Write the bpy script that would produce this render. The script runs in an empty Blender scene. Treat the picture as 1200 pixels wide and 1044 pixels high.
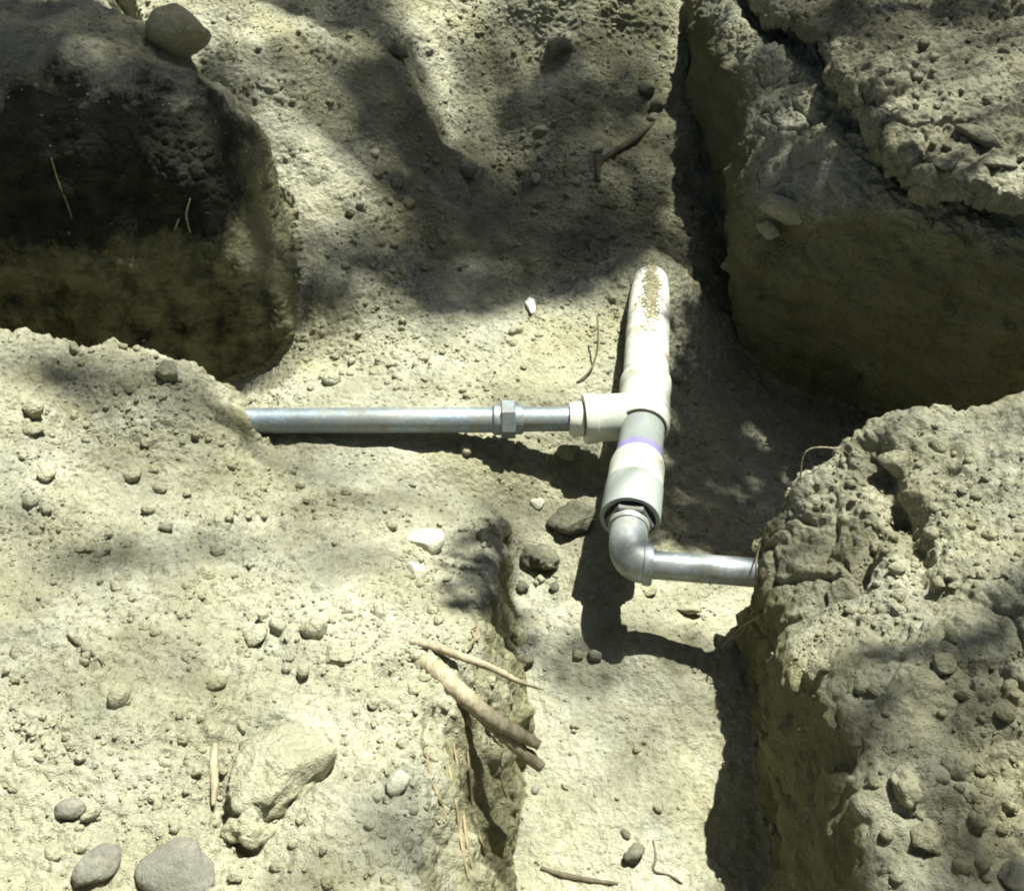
import bpy, bmesh, math, random
import numpy as np
from mathutils import Vector, Matrix
from mathutils.bvhtree import BVHTree

random.seed(7)
rng = np.random.default_rng(7)
R = math.radians
scene = bpy.context.scene
C = scene.collection

# ------------------------------------------------------------------ camera
CAM_Z, PITCH, FPX = 1.10, R(40.0), 1400.0       # survey frame 1200 x 1044
cam_d = bpy.data.cameras.new('camera')
cam_d.sensor_width = 36.0
cam_d.lens = 36.0 * FPX / 1200.0
cam_d.clip_start = 0.02
cam_d.clip_end = 500
cam = bpy.data.objects.new('camera', cam_d)
cam.location = (0, 0, CAM_Z)
cam.rotation_euler = (math.pi / 2 - PITCH, 0, 0)
C.objects.link(cam)
scene.camera = cam

# ------------------------------------------------------------------ light
SUN_EL, SUN_AZ = R(69.5), R(42.0)               # azimuth from +X towards +Y
SUN = Vector((math.cos(SUN_EL) * math.cos(SUN_AZ), math.cos(SUN_EL) * math.sin(SUN_AZ), math.sin(SUN_EL)))
world = bpy.data.worlds.new('World')
scene.world = world
world.use_nodes = True
wn, wl = world.node_tree.nodes, world.node_tree.links
wn.clear()
sky = wn.new('ShaderNodeTexSky')
sky.sky_type = 'NISHITA'
sky.sun_disc = False
sky.sun_elevation = SUN_EL
sky.sun_rotation = math.pi / 2 - SUN_AZ
bg = wn.new('ShaderNodeBackground')
bg.inputs['Strength'].default_value = 0.095
wo = wn.new('ShaderNodeOutputWorld')
wl.new(sky.outputs['Color'], bg.inputs['Color'])
wl.new(bg.outputs['Background'], wo.inputs['Surface'])

sun_d = bpy.data.lights.new('sun', 'SUN')
sun_d.energy = 5.0
sun_d.angle = R(0.53)
sun_d.color = (0.99, 1.0, 0.86)
sun = bpy.data.objects.new('sun', sun_d)
sun.location = SUN * 20
sun.rotation_euler = (-SUN).to_track_quat('-Z', 'Y').to_euler()
C.objects.link(sun)

scene.view_settings.view_transform = 'Standard'
scene.view_settings.look = 'None'
scene.view_settings.exposure = 1.42
scene.view_settings.gamma = 1.0
scene.cycles.filter_width = 1.9
scene.view_settings.use_curve_mapping = False

# ------------------------------------------------------------------ helpers
def ray(px, py):
    u, v = (px - 600) / FPX, (py - 522) / FPX
    s, c = math.sin(PITCH), math.cos(PITCH)
    return Vector((u, c - v * s, -s - v * c))

def at(px, py, z):
    """the point at height z on the sight line of a surveyed point"""
    d = ray(px, py)
    t = (CAM_Z - z) / -d.z
    return Vector((d.x * t, d.y * t, z))

def ihash(ix, iy, iz, seed):
    h = (ix.astype(np.uint32) * np.uint32(374761393) + iy.astype(np.uint32) * np.uint32(668265263)
         + iz.astype(np.uint32) * np.uint32(2147483647 - 58) + np.uint32((seed * 974634721) & 0xffffffff))
    h ^= h >> np.uint32(13)
    h *= np.uint32(1274126177)
    h ^= h >> np.uint32(16)
    h *= np.uint32(2246822519)
    h ^= h >> np.uint32(15)
    return h

def noise3(P, scale, seed=0):
    """gradient noise about -1..1 at wavelength scale"""
    Q = (P / scale).astype(np.float32)
    I = np.floor(Q).astype(np.int32)
    F = Q - I
    W = F * F * F * (F * (F * 6 - 15) + 10)
    out = np.zeros(len(P), np.float32)
    for dx in (0, 1):
        wx = W[:, 0] if dx else 1 - W[:, 0]
        for dy in (0, 1):
            wy = W[:, 1] if dy else 1 - W[:, 1]
            for dz in (0, 1):
                wz = W[:, 2] if dz else 1 - W[:, 2]
                h = ihash(I[:, 0] + dx, I[:, 1] + dy, I[:, 2] + dz, seed)
                gx = (h & np.uint32(1023)).astype(np.float32) / 511.5 - 1
                gy = ((h >> np.uint32(10)) & np.uint32(1023)).astype(np.float32) / 511.5 - 1
                gz = ((h >> np.uint32(20)) & np.uint32(1023)).astype(np.float32) / 511.5 - 1
                out += wx * wy * wz * (gx * (F[:, 0] - dx) + gy * (F[:, 1] - dy) + gz * (F[:, 2] - dz))
    return out * 1.5

def worley(P, scale, seed=0, blocky=False):
    """distances to the nearest and second nearest feature point"""
    Q = (P / scale).astype(np.float32)
    I = np.floor(Q).astype(np.int32)
    f1 = np.full(len(P), 9, np.float32)
    f2 = np.full(len(P), 9, np.float32)
    for dx in (-1, 0, 1):
        for dy in (-1, 0, 1):
            for dz in (-1, 0, 1):
                J = I + np.array([dx, dy, dz], np.int32)
                h = ihash(J[:, 0], J[:, 1], J[:, 2], seed)
                cx = J[:, 0] + (h & np.uint32(1023)).astype(np.float32) / 1023
                cy = J[:, 1] + ((h >> np.uint32(10)) & np.uint32(1023)).astype(np.float32) / 1023
                cz = J[:, 2] + ((h >> np.uint32(20)) & np.uint32(1023)).astype(np.float32) / 1023
                ex, ey, ez = cx - Q[:, 0], cy - Q[:, 1], cz - Q[:, 2]
                if blocky:          # angular lumps, each turned its own way
                    a = (h >> np.uint32(5)).astype(np.float32) % 6.28
                    ca, sa = np.cos(a), np.sin(a)
                    ex, ey = ex * ca - ey * sa, ex * sa + ey * ca
                    ey, ez = ey * ca - ez * sa, ey * sa + ez * ca
                    d = np.maximum(np.maximum(np.abs(ex), np.abs(ey) * 1.25), np.abs(ez) * 1.1) * 1.2
                else:
                    d = np.sqrt(ex * ex + ey * ey + ez * ez)
                f2 = np.minimum(f2, np.maximum(f1, d))
                f1 = np.minimum(f1, d)
    return f1, f2

def rbf(points, smooth=1e-4):
    """thin plate sheet z(x, y) through points"""
    P = np.array([[p[0], p[1]] for p in points], float)
    Z = np.array([p[2] for p in points], float)
    n = len(P)
    d = np.linalg.norm(P[:, None] - P[None], axis=2)
    K = np.where(d > 0, d * d * np.log(d + 1e-12), 0) + smooth * np.eye(n)
    A = np.zeros((n + 3, n + 3))
    A[:n, :n] = K
    A[:n, n] = 1
    A[:n, n + 1:] = P
    A[n:, :n] = A[:n, n:].T
    w = np.linalg.solve(A, np.concatenate([Z, np.zeros(3)]))
    def f(x, y):
        out = w[n] + w[n + 1] * x + w[n + 2] * y
        for i in range(n):
            r2 = (x - P[i, 0]) ** 2 + (y - P[i, 1]) ** 2
            out = out + w[i] * 0.5 * r2 * np.log(r2 + 1e-12)
        return out
    return f

def poly_sdf(poly, x, y):
    d = np.full(x.shape, 1e9)
    s = np.ones(x.shape)
    n = len(poly)
    for i in range(n):
        ax, ay = poly[i]
        bx, by = poly[(i + 1) % n]
        ex, ey = bx - ax, by - ay
        wx, wy = x - ax, y - ay
        t = np.clip((wx * ex + wy * ey) / (ex * ex + ey * ey), 0, 1)
        d = np.minimum(d, (wx - ex * t) ** 2 + (wy - ey * t) ** 2)
        c1, c2, c3 = y >= ay, y < by, ex * wy > ey * wx
        s = np.where((c1 & c2 & c3) | (~c1 & ~c2 & ~c3), -s, s)
    return s * np.sqrt(d)

def smax(a, b, k):
    h = np.clip(0.5 - 0.5 * (b - a) / k, 0, 1)
    return b * (1 - h) + a * h + k * h * (1 - h)

def smin(a, b, k):
    return -smax(-a, -b, k)

def tag(o, label=None, cat=None, group=None, kind=None):
    if label: o['label'] = label
    if cat: o['category'] = cat
    if group: o['group'] = group
    if kind: o['kind'] = kind
    return o

def mesh_np(name, V, Fq, mat=None, smooth=True):
    me = bpy.data.meshes.new(name)
    k = Fq.shape[1]
    me.vertices.add(len(V))
    me.vertices.foreach_set('co', V.astype(np.float32).ravel())
    me.loops.add(Fq.size)
    me.loops.foreach_set('vertex_index', Fq.astype(np.int32).ravel())
    me.polygons.add(len(Fq))
    me.polygons.foreach_set('loop_start', np.arange(0, Fq.size, k, dtype=np.int32))
    me.polygons.foreach_set('loop_total', np.full(len(Fq), k, np.int32))
    me.update(calc_edges=True)
    me.validate()
    if smooth:
        me.polygons.foreach_set('use_smooth', np.ones(len(me.polygons), bool))
    if mat: me.materials.append(mat)
    return me

def link(name, me, parent=None):
    o = bpy.data.objects.new(name, me)
    C.objects.link(o)
    if parent: o.parent = parent
    return o

def bm_obj(name, bm, mat, parent=None, smooth=True):
    me = bpy.data.meshes.new(name)
    bmesh.ops.recalc_face_normals(bm, faces=bm.faces)
    bm.to_mesh(me)
    bm.free()
    for p in me.polygons: p.use_smooth = smooth
    me.materials.append(mat)
    return link(name, me, parent)

# ------------------------------------------------------------------ materials
class NT:
    def __init__(s, name):
        s.m = bpy.data.materials.new(name)
        s.m.use_nodes = True
        s.t = s.m.node_tree
        s.t.nodes.clear()
        s.out = s.n('ShaderNodeOutputMaterial')
        s.b = s.n('ShaderNodeBsdfPrincipled')
        s.l(s.b.outputs[0], s.out.inputs[0])
        s.co = s.n('ShaderNodeTexCoord').outputs['Object']
    def n(s, t, **kw):
        x = s.t.nodes.new(t)
        for k, v in kw.items(): setattr(x, k, v)
        return x
    def l(s, a, b): s.t.links.new(a, b)
    def noise(s, scale, detail=4, rough=0.6, co=None, dist=0.0):
        x = s.n('ShaderNodeTexNoise')
        x.inputs['Scale'].default_value = scale
        x.inputs['Detail'].default_value = detail
        x.inputs['Roughness'].default_value = rough
        x.inputs['Distortion'].default_value = dist
        s.l(co or s.co, x.inputs['Vector'])
        return x.outputs['Fac']
    def ramp(s, fac, stops):
        x = s.n('ShaderNodeValToRGB')
        e = x.color_ramp.elements
        while len(e) < len(stops): e.new(0.5)
        for i, (p, c) in enumerate(stops):
            e[i].position = p
            e[i].color = c if len(c) == 4 else (*c, 1)
        s.l(fac, x.inputs[0])
        return x.outputs[0]
    def mix(s, fac, a, b, blend='MIX'):
        x = s.n('ShaderNodeMix', data_type='RGBA', blend_type=blend)
        for v, i in ((fac, 0), (a, 6), (b, 7)):
            if isinstance(v, (int, float)): x.inputs[i].default_value = v
            elif isinstance(v, tuple): x.inputs[i].default_value = (*v, 1)
            else: s.l(v, x.inputs[i])
        return x.outputs[2]
    def math(s, op, a, b=0.0):
        x = s.n('ShaderNodeMath', operation=op)
        for v, i in ((a, 0), (b, 1)):
            if isinstance(v, (int, float)): x.inputs[i].default_value = v
            else: s.l(v, x.inputs[i])
        return x.outputs[0]
    def bump(s, h, strength, dist):
        x = s.n('ShaderNodeBump')
        x.inputs['Strength'].default_value = strength
        x.inputs['Distance'].default_value = dist
        s.l(h, x.inputs['Height'])
        s.l(x.outputs[0], s.b.inputs['Normal'])
    def set(s, **kw):
        for k, v in kw.items():
            i = s.b.inputs[k]
            if isinstance(v, (int, float)): i.default_value = v
            elif isinstance(v, tuple): i.default_value = (*v, 1)
            else: s.l(v, i)
        return s

def soil_material(name, dry, mid, moist_shade, use_attr=True):
    t = NT(name)
    t.co = t.n('ShaderNodeNewGeometry').outputs['Position']
    big = t.noise(9, 5, .6, dist=.6)
    fine = t.noise(90, 6, .7)
    speck = t.noise(420, 3, .6)
    c = t.ramp(big, [(.30, mid), (.62, dry)])
    c = t.mix(t.ramp(fine, [(.36, (1, 1, 1)), (.60, (0, 0, 0))]), c, mid)
    c = t.mix(t.ramp(speck, [(.60, (0, 0, 0)), (.70, (.55, .55, .55))]), c, tuple(x * .55 for x in mid))
    c = t.mix(t.ramp(speck, [(.28, (.5, .5, .5)), (.36, (0, 0, 0))]), c, tuple(min(1, x * 1.25) for x in dry))
    c = t.mix(t.ramp(t.noise(5, 4, .6, dist=.4), [(.42, (0, 0, 0)), (.66, (.85, .85, .85))]), c, t.mix(1.0, c, (.86, .83, .70), 'MULTIPLY'))
    c = t.mix(t.ramp(t.noise(13, 3, .6), [(.55, (0, 0, 0)), (.72, (.7, .7, .7))]), c, t.mix(1.0, c, (.80, .84, .86), 'MULTIPLY'))
    if use_attr:
        a = t.n('ShaderNodeAttribute', attribute_name='moist_shade')  # damp cut faces, plus shade painted on the back floor
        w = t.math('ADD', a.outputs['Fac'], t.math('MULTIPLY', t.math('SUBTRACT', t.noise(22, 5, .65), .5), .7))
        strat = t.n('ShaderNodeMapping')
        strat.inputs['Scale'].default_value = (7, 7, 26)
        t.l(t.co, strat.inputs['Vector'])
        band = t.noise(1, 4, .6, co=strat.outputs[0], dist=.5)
        mcol = t.mix(t.ramp(band, [(.4, (0, 0, 0)), (.62, (1, 1, 1))]), moist_shade, tuple(x * .72 for x in moist_shade))
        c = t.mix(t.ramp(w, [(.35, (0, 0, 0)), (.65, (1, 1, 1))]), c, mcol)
        mix_h = t.ramp(t.noise(30, 6, .7), [(.35, (.020, .021, .018)), (.7, (.060, .060, .044))])  # near black for the painted shade of the back left bank
        d = t.n('ShaderNodeAttribute', attribute_name='bank_shade')
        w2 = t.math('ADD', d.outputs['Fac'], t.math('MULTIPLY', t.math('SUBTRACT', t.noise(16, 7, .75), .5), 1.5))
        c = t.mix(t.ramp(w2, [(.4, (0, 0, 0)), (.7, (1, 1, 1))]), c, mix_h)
    vor = t.n('ShaderNodeTexVoronoi', feature='F1')
    vor.inputs['Scale'].default_value = 150
    t.l(t.co, vor.inputs['Vector'])
    h = t.math('ADD', t.math('MULTIPLY', fine, .9), t.math('MULTIPLY', speck, .35))
    h = t.math('SUBTRACT', h, t.math('MULTIPLY', vor.outputs['Distance'], .35))
    t.bump(h, 1.0, .009)
    t.set(**{'Base Color': c, 'Roughness': .95, 'Specular IOR Level': .12})
    return t.m

DRY, MID, MOIST_SHADE = (.478, .472, .385), (.30, .293, .22), (.25, .24, .145)
M_soil = soil_material('soil', DRY, MID, MOIST_SHADE)
M_clod = soil_material('clod', (.46, .45, .35), (.315, .305, .22), MOIST_SHADE, False)
M_crust = soil_material('crust', (.40, .39, .30), (.20, .19, .14), (.12, .11, .08))

def stone_material(name, a, b, rough=.85):
    t = NT(name)
    t.co = t.n('ShaderNodeNewGeometry').outputs['Position']
    c = t.ramp(t.noise(35, 6, .65), [(.35, b), (.65, a)])
    c = t.mix(t.ramp(t.noise(260, 3, .6), [(.58, (0, 0, 0)), (.72, (.5, .5, .5))]), c, tuple(x * .5 for x in b))
    c = t.mix(t.ramp(t.noise(45, 6, .75), [(.5, (0, 0, 0)), (.66, (.75, .75, .75))]), c, t.mix(.5, a, (.36, .34, .25)))
    t.bump(t.noise(140, 6, .7), .8, .006)
    t.set(**{'Base Color': c, 'Roughness': rough, 'Specular IOR Level': .2})
    return t.m

M_stone = stone_material('grey_stone', (.215, .21, .18), (.14, .135, .115))
M_pale = stone_material('pale_stone', (.58, .57, .49), (.44, .42, .34))
M_white = stone_material('white_plastic_scrap', (.86, .86, .84), (.78, .78, .75))
M_dark = stone_material('dark_clod', (.17, .165, .12), (.085, .085, .065))

# ------------------------------------------------------------------ terrain
# trench floor and the slopes at the back: one thin plate sheet through surveyed points
floor_pts = [(700, 1040, -.15), (600, 1000, -.15), (850, 1000, -.16), (620, 880, -.145), (760, 880, -.14), (860, 820, -.14), (700, 790, -.135),
             (610, 720, -.13), (720, 700, -.12), (800, 720, -.125), (880, 760, -.15), (640, 640, -.115), (600, 590, -.095), (650, 560, -.085),
             (570, 545, -.055), (480, 525, -.032), (400, 522, -.026), (340, 518, -.022), (440, 470, -.022), (540, 455, -.030), (380, 455, -.03), (330, 462, -.045), (640, 400, -.03),
             (620, 480, -.04), (700, 430, -.045), (690, 360, -.03), (720, 310, -.02), (765, 300, .022), (762, 318, .0), (650, 330, -.035),
             (285, 450, -.11), (200, 440, -.16), (60, 430, -.16), (-200, 430, -.16), (400, 420, -.05),
             (830, 430, -.15), (820, 540, -.16), (850, 640, -.16), (960, 520, -.20), (1150, 470, -.22), (1400, 450, -.22), (815, 330, -.10), (815, 250, -.09),
             (600, 250, -.02), (500, 330, -.01), (430, 300, .035), (390, 350, .02), (450, 210, .09), (520, 220, .02), (560, 160, .0), (520, 175, .015),
             (640, 170, .02), (720, 200, .02), (780, 150, .03), (700, 110, .085), (640, 110, .085), (560, 90, .085), (620, 60, .12), (480, 90, .15), (700, 40, .14), (790, 50, .11),
             (420, 120, .175), (370, 200, .13), (340, 100, .22), (300, 30, .29), (400, 30, .235), (480, 20, .20), (560, 0, .20), (660, -30, .25), (780, -10, .20),
             (840, 100, -.04)]
G = rbf([at(*p) for p in floor_pts] + [Vector((0, 2.85, .31)), Vector((-1, 2.9, .34)), Vector((.35, 3.0, .25)), Vector((-.9, 2.4, .34)),
                                      Vector((.1, .3, -.16)), Vector((.8, 2.6, .1)), Vector((-.6, 2.3, .32))])

def top_upper_left():
    return rbf([at(20, 20, .37), at(200, 60, .35), at(120, 110, .335), at(0, 120, .335), at(300, 110, .28), at(335, 185, .20), at(345, 260, .10),
                at(355, 330, .03), Vector((-1.1, 1.7, .33)), Vector((-1.1, 2.6, .36)), at(250, 150, .28), at(90, 60, .38)])
def top_front_left():
    return rbf([at(0, 425, .15), at(90, 418, .13), at(200, 430, .095), at(250, 460, .065), at(268, 488, .05), at(285, 515, .005), at(330, 540, -.02), at(400, 560, -.03),
                at(470, 585, -.035), at(520, 620, -.03), at(150, 520, .08), at(0, 560, .13), at(300, 620, .05), at(430, 680, .055), at(520, 700, .045),
                at(490, 780, .085), at(480, 860, .105), at(200, 760, .11), at(0, 800, .14), at(300, 950, .125), at(500, 1030, .12), at(0, 1040, .14),
                at(530, 660, -.005), Vector((-1.1, 1.2, .17)), Vector((-1, .6, .17)), Vector((-.1, .3, .12))])
def top_front_right():
    return rbf([at(1200, 460, .20), at(1120, 470, .195), at(1045, 485, .185), at(1000, 545, .13), at(950, 562, .115), at(910, 640, .055), at(925, 700, .06),
                at(1060, 640, .15), at(1000, 760, .115), at(940, 800, .13), at(1100, 800, .18), at(1190, 700, .19), at(990, 930, .165), at(1080, 960, .165),
                at(1190, 1020, .15), Vector((1.1, 1.0, .24)), Vector((1, .5, .2)), Vector((.4, .3, .14))])
def top_upper_right():
    return rbf([at(870, 235, .12), at(900, 205, .16), at(960, 150, .235), at(1050, 240, .22), at(1000, 200, .22), at(1150, 255, .23), Vector((.9, 1.5, .26)),
                Vector((.6, 1.9, .27)), Vector((.5, 2.2, .28)), Vector((.6, 2.8, .3)), Vector((1.1, 2.2, .3)), at(855, 270, .07)])

def P2(lst): return [(p[0], p[1]) for p in lst]
poly_ul = [(-1.6, 1.61), (-.9, 1.62), (-.6, 1.63), (-.45, 1.625), (-.37, 1.63), (-.335, 1.68), (-.36, 1.86), (-.48, 1.97), (-.62, 2.1), (-.8, 2.5), (-1.6, 3.4)]
poly_fl = [(-1.6, 1.41), (-.75, 1.41), (-.52, 1.425), (-.43, 1.41), (-.39, 1.38), (-.2, 1.36), (-.06, 1.25), (-.05, 1.1), (-.045, .98), (-.035, .85),
           (-.06, .74), (-.055, .60), (-.05, .45), (-.05, -.2), (-1.6, -.2)]
poly_fr = [(.325, 1.09), (.36, 1.13), (.43, 1.17), (.48, 1.20), (.62, 1.205), (1.6, 1.22), (1.6, -.2), (.29, -.2), (.295, .55), (.30, .75), (.315, .95)]
poly_ur = [(.385, 1.765), (.43, 1.72), (.54, 1.67), (.64, 1.58), (.75, 1.50), (.9, 1.44), (1.6, 1.40), (1.6, 3.4), (.375, 3.4), (.37, 2.6), (.385, 2.3),
           (.415, 2.08), (.405, 1.92), (.385, 1.83)]
poly_cr = [(.45, 2.35), (.50, 2.1), (.53, 1.97), (.525, 1.9), (.56, 1.72), (.575, 1.63), (.60, 1.585), (.64, 1.572), (.68, 1.555), (.72, 1.515), (.80, 1.49), (.9, 1.46),
           (1.6, 1.42), (1.6, 3.4), (.45, 3.4)]

X0, X1, Y0, Y1, Z0, Z1 = -1.10, 1.12, .36, 2.86, -.27, .46
VOX = .005
nx, ny, nz = [int(round(d / VOX)) + 1 for d in (X1 - X0, Y1 - Y0, Z1 - Z0)]
gx = (X0 + VOX * np.arange(nx))[:, None]
gy = (Y0 + VOX * np.arange(ny))[None, :]
gx, gy = np.broadcast_arrays(gx, gy)
flat = np.stack([gx.ravel(), gy.ravel(), np.zeros(gx.size)], 1)
n_big = noise3(flat, .16, 1).reshape(gx.shape)
n_mid = noise3(flat, .055, 2).reshape(gx.shape)
n_edge = noise3(flat, .045, 3).reshape(gx.shape) * .008 + noise3(flat, .12, 4).reshape(gx.shape) * .012

border = np.minimum(np.minimum(gx - X0, X1 - gx), np.minimum(gy - Y0, Y1 - gy))
back = np.clip((gy - 1.75) / .3, 0, 1)
hG = G(gx, gy) + n_big * (.010 + .030 * back) + n_mid * (.004 + .012 * back) + noise3(flat, .3, 15).reshape(gx.shape) * .028 * back
hG -= .25 * np.clip((-poly_sdf(poly_ul, gx, gy) - .015) / .05, 0, 1)
m_ = np.clip((.012 - poly_sdf(poly_ul, gx, gy)) / .02, 0, 1) * np.clip((-.385 - gx) / .04, 0, 1) * np.clip((1.85 - gy) / .05, 0, 1)
hG = hG * (1 - m_) + np.minimum(hG, -.10) * m_
hG = np.clip(hG, -.26, .42)
banks = []
for top, poly, k, prof in (
        (top_upper_left(), poly_ul, .060, [(-.2, .015), (-.05, .0), (.1, -.02), (.2, -.045), (.27, -.05), (.33, -.075), (.4, -.10)]),
        (top_front_left(), poly_fl, .030, [(-.2, .062), (-.13, .056), (-.05, .040), (.03, .010), (.08, -.012), (.12, -.03), (.2, -.04)]),
        (top_front_right(), poly_fr, .035, [(-.2, .005), (-.1, .0), (.0, .0), (.1, -.01), (.2, -.03)]),
        (top_upper_right(), poly_ur, .055, [(-.25, -.05), (-.1, -.02), (.05, .0), (.15, .0), (.25, -.01), (.3, -.02)])):
    banks.append((np.clip(top(gx, gy) + n_big * .012 + n_mid * .005, -.3, .42), poly_sdf(poly, gx, gy) + n_edge * (1.9 if k > .04 else 1.0), k, prof))
hC = rbf([at(1000, 60, .335), at(1050, 190, .285), at(1200, 240, .285), at(1190, 130, .32), at(1100, 60, .345), at(900, 0, .31), Vector((1.1, 1.5, .3)), Vector((1.1, 2.8, .37)), Vector((.5, 2.8, .33))])(gx, gy)
hC = np.clip(hC + n_big * .012 + n_mid * .006, .2, .42)
dC = poly_sdf(poly_cr, gx, gy) + n_edge * 1.1 + noise3(flat, .025, 9).reshape(gx.shape) * .005
edge_d = .03 - border                                # the survey's rim: undisturbed ground around
hE = np.full(gx.shape, .30) + n_big * .01

h4 = banks[3][0]
under = np.clip(1 - (dC + .0) / .03, 0, 1) * np.clip(1 - (-dC - .05) / .05, 0, 1)
banks[3] = (h4 * (1 - under) + np.minimum(h4, hC - .075) * under,) + banks[3][1:]
F = np.empty((nx, ny, nz), np.float32)
zs = Z0 + VOX * np.arange(nz)
for iz, z in enumerate(zs):
    f = z - hG
    for h, d, k, prof in banks:
        off = np.interp(z, [p[0] for p in prof], [p[1] for p in prof])
        f = np.minimum(f, smax(z - h, d - off, k)) if k < 0 else smin(f, smax(z - h, d - off, k), .012)
    cr = smax(smax(z - hC, dC, .010), (hC - .032) - z, .006)
    f = np.minimum(f, cr)
    f = np.minimum(f, np.maximum(z - hE, edge_d * -1 - 0.0 + 0 * z) if False else np.maximum(z - hE, border - .03))
    F[:, :, iz] = f
F[:, :, 0] = -1

def surface_nets(F, o, vox):
    S = F < 0
    a = S[:-1] & S[1:]; b = S[:-1] | S[1:]
    a = a[:, :-1] & a[:, 1:]; b = b[:, :-1] | b[:, 1:]
    a = a[:, :, :-1] & a[:, :, 1:]; b = b[:, :, :-1] | b[:, :, 1:]
    act = b & ~a
    cx, cy, cz = act.shape
    I = np.argwhere(act)
    ids = np.flatnonzero(act.ravel())
    corners = [(i, j, k) for i in (0, 1) for j in (0, 1) for k in (0, 1)]
    val = {c: F[I[:, 0] + c[0], I[:, 1] + c[1], I[:, 2] + c[2]] for c in corners}
    acc = np.zeros((len(I), 3)); cnt = np.zeros(len(I))
    for c in corners:
        for ax in range(3):
            if c[ax] == 0:
                e = list(c); e[ax] = 1; e = tuple(e)
                va, vb = val[c], val[e]
                m = (va < 0) != (vb < 0)
                t = np.where(m, va / np.where(m, va - vb, 1), 0)
                p = np.array(c, float)[None].repeat(len(I), 0)
                p[:, ax] += t
                acc += p * m[:, None]; cnt += m
    V = (I + acc / cnt[:, None]) * vox + np.array(o)
    quads = []
    strides = np.array([cy * cz, cz, 1])
    for ax in range(3):
        s0 = [slice(None)] * 3; s1 = [slice(None)] * 3
        s0[ax] = slice(0, -1); s1[ax] = slice(1, None)
        ch = S[tuple(s0)] != S[tuple(s1)]
        E = np.argwhere(ch)
        u, v = (ax + 1) % 3, (ax + 2) % 3
        dims = np.array([cx, cy, cz])
        ok = (E[:, u] > 0) & (E[:, v] > 0) & (E[:, u] < dims[u]) & (E[:, v] < dims[v]) & (E[:, ax] < dims[ax])
        E = E[ok]
        inside = S[E[:, 0], E[:, 1], E[:, 2]]
        base = E @ strides
        q = np.stack([base - strides[u] - strides[v], base - strides[v], base, base - strides[u]], 1)
        q[~inside] = q[~inside][:, ::-1]
        quads.append(q)
    Q = np.concatenate(quads)
    return V, np.searchsorted(ids, Q)

V, Q = surface_nets(F, (X0, Y0, Z0), VOX)
# which body each vertex belongs to
ix = np.clip(((V[:, 0] - X0) / VOX).round().astype(int), 0, nx - 1)
iy = np.clip(((V[:, 1] - Y0) / VOX).round().astype(int), 0, ny - 1)
cand = [V[:, 2] - hG[ix, iy]]
for h, d, k, prof in banks:
    off = np.interp(V[:, 2], [p[0] for p in prof], [p[1] for p in prof])
    cand.append(smax(V[:, 2] - h[ix, iy], d[ix, iy] - off, k))
cand.append(smax(smax(V[:, 2] - hC[ix, iy], dC[ix, iy], .010), (hC[ix, iy] - .032) - V[:, 2], .006))
cand.append(np.maximum(V[:, 2] - hE[ix, iy], border[ix, iy] - .03))
cand = np.stack(cand)
body = np.argmin(cand, 0)
del F

def normals(V, Q):
    n = np.cross(V[Q[:, 2]] - V[Q[:, 0]], V[Q[:, 3]] - V[Q[:, 1]])
    N = np.stack([np.bincount(Q.ravel(), np.repeat(n[:, i], 4), len(V)) for i in range(3)], 1)
    return N / (np.linalg.norm(N, axis=1, keepdims=True) + 1e-12)

def relax(V, Q, w):
    acc = np.zeros_like(V); cnt = np.zeros(len(V))
    for a, b in ((0, 1), (1, 2), (2, 3), (3, 0)):
        for i in range(3):
            acc[:, i] += np.bincount(Q[:, a], V[Q[:, b], i], len(V))
        cnt += np.bincount(Q[:, a], minlength=len(V))
    return V + w * (acc / np.maximum(cnt, 1)[:, None] - V)

def subdivide(V, Q, keep):
    """split the kept quads in four"""
    q = Q[keep]
    E = np.concatenate([q[:, [0, 1]], q[:, [1, 2]], q[:, [2, 3]], q[:, [3, 0]]])
    E.sort(axis=1)
    key = E[:, 0].astype(np.int64) * len(V) + E[:, 1]
    u, inv = np.unique(key, return_inverse=True)
    ua, ub = u // len(V), u % len(V)
    mid = (V[ua] + V[ub]) / 2
    cen = V[q].mean(1)
    n = len(q)
    m = inv.reshape(4, n) + len(V)
    c = np.arange(n) + len(V) + len(u)
    Qn = np.concatenate([np.stack(x, 1) for x in (
        (q[:, 0], m[0], c, m[3]), (m[0], q[:, 1], m[1], c), (c, m[1], q[:, 2], m[2]), (m[3], c, m[2], q[:, 3]))])
    return np.concatenate([V, mid, cen]), Qn, ua, ub, q

V = relax(V, Q, .35)
nV0 = len(V)
Nw = normals(V, Q)
V, Qs, ua, ub, q0 = subdivide(V, Q, np.ones(len(Q), bool))
body = np.concatenate([body, np.minimum(body[ua], body[ub]), body[q0].min(1)])
N0 = normals(V, Qs)
wall = np.clip(1.25 - np.abs(N0[:, 2]) * 1.35, 0, 1)       # 1 on cut faces

def blob(px, py, z, r):
    p = at(px, py, z)
    return np.exp(-((V[:, 0] - p.x) ** 2 + (V[:, 1] - p.y) ** 2) / (r * r))

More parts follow.
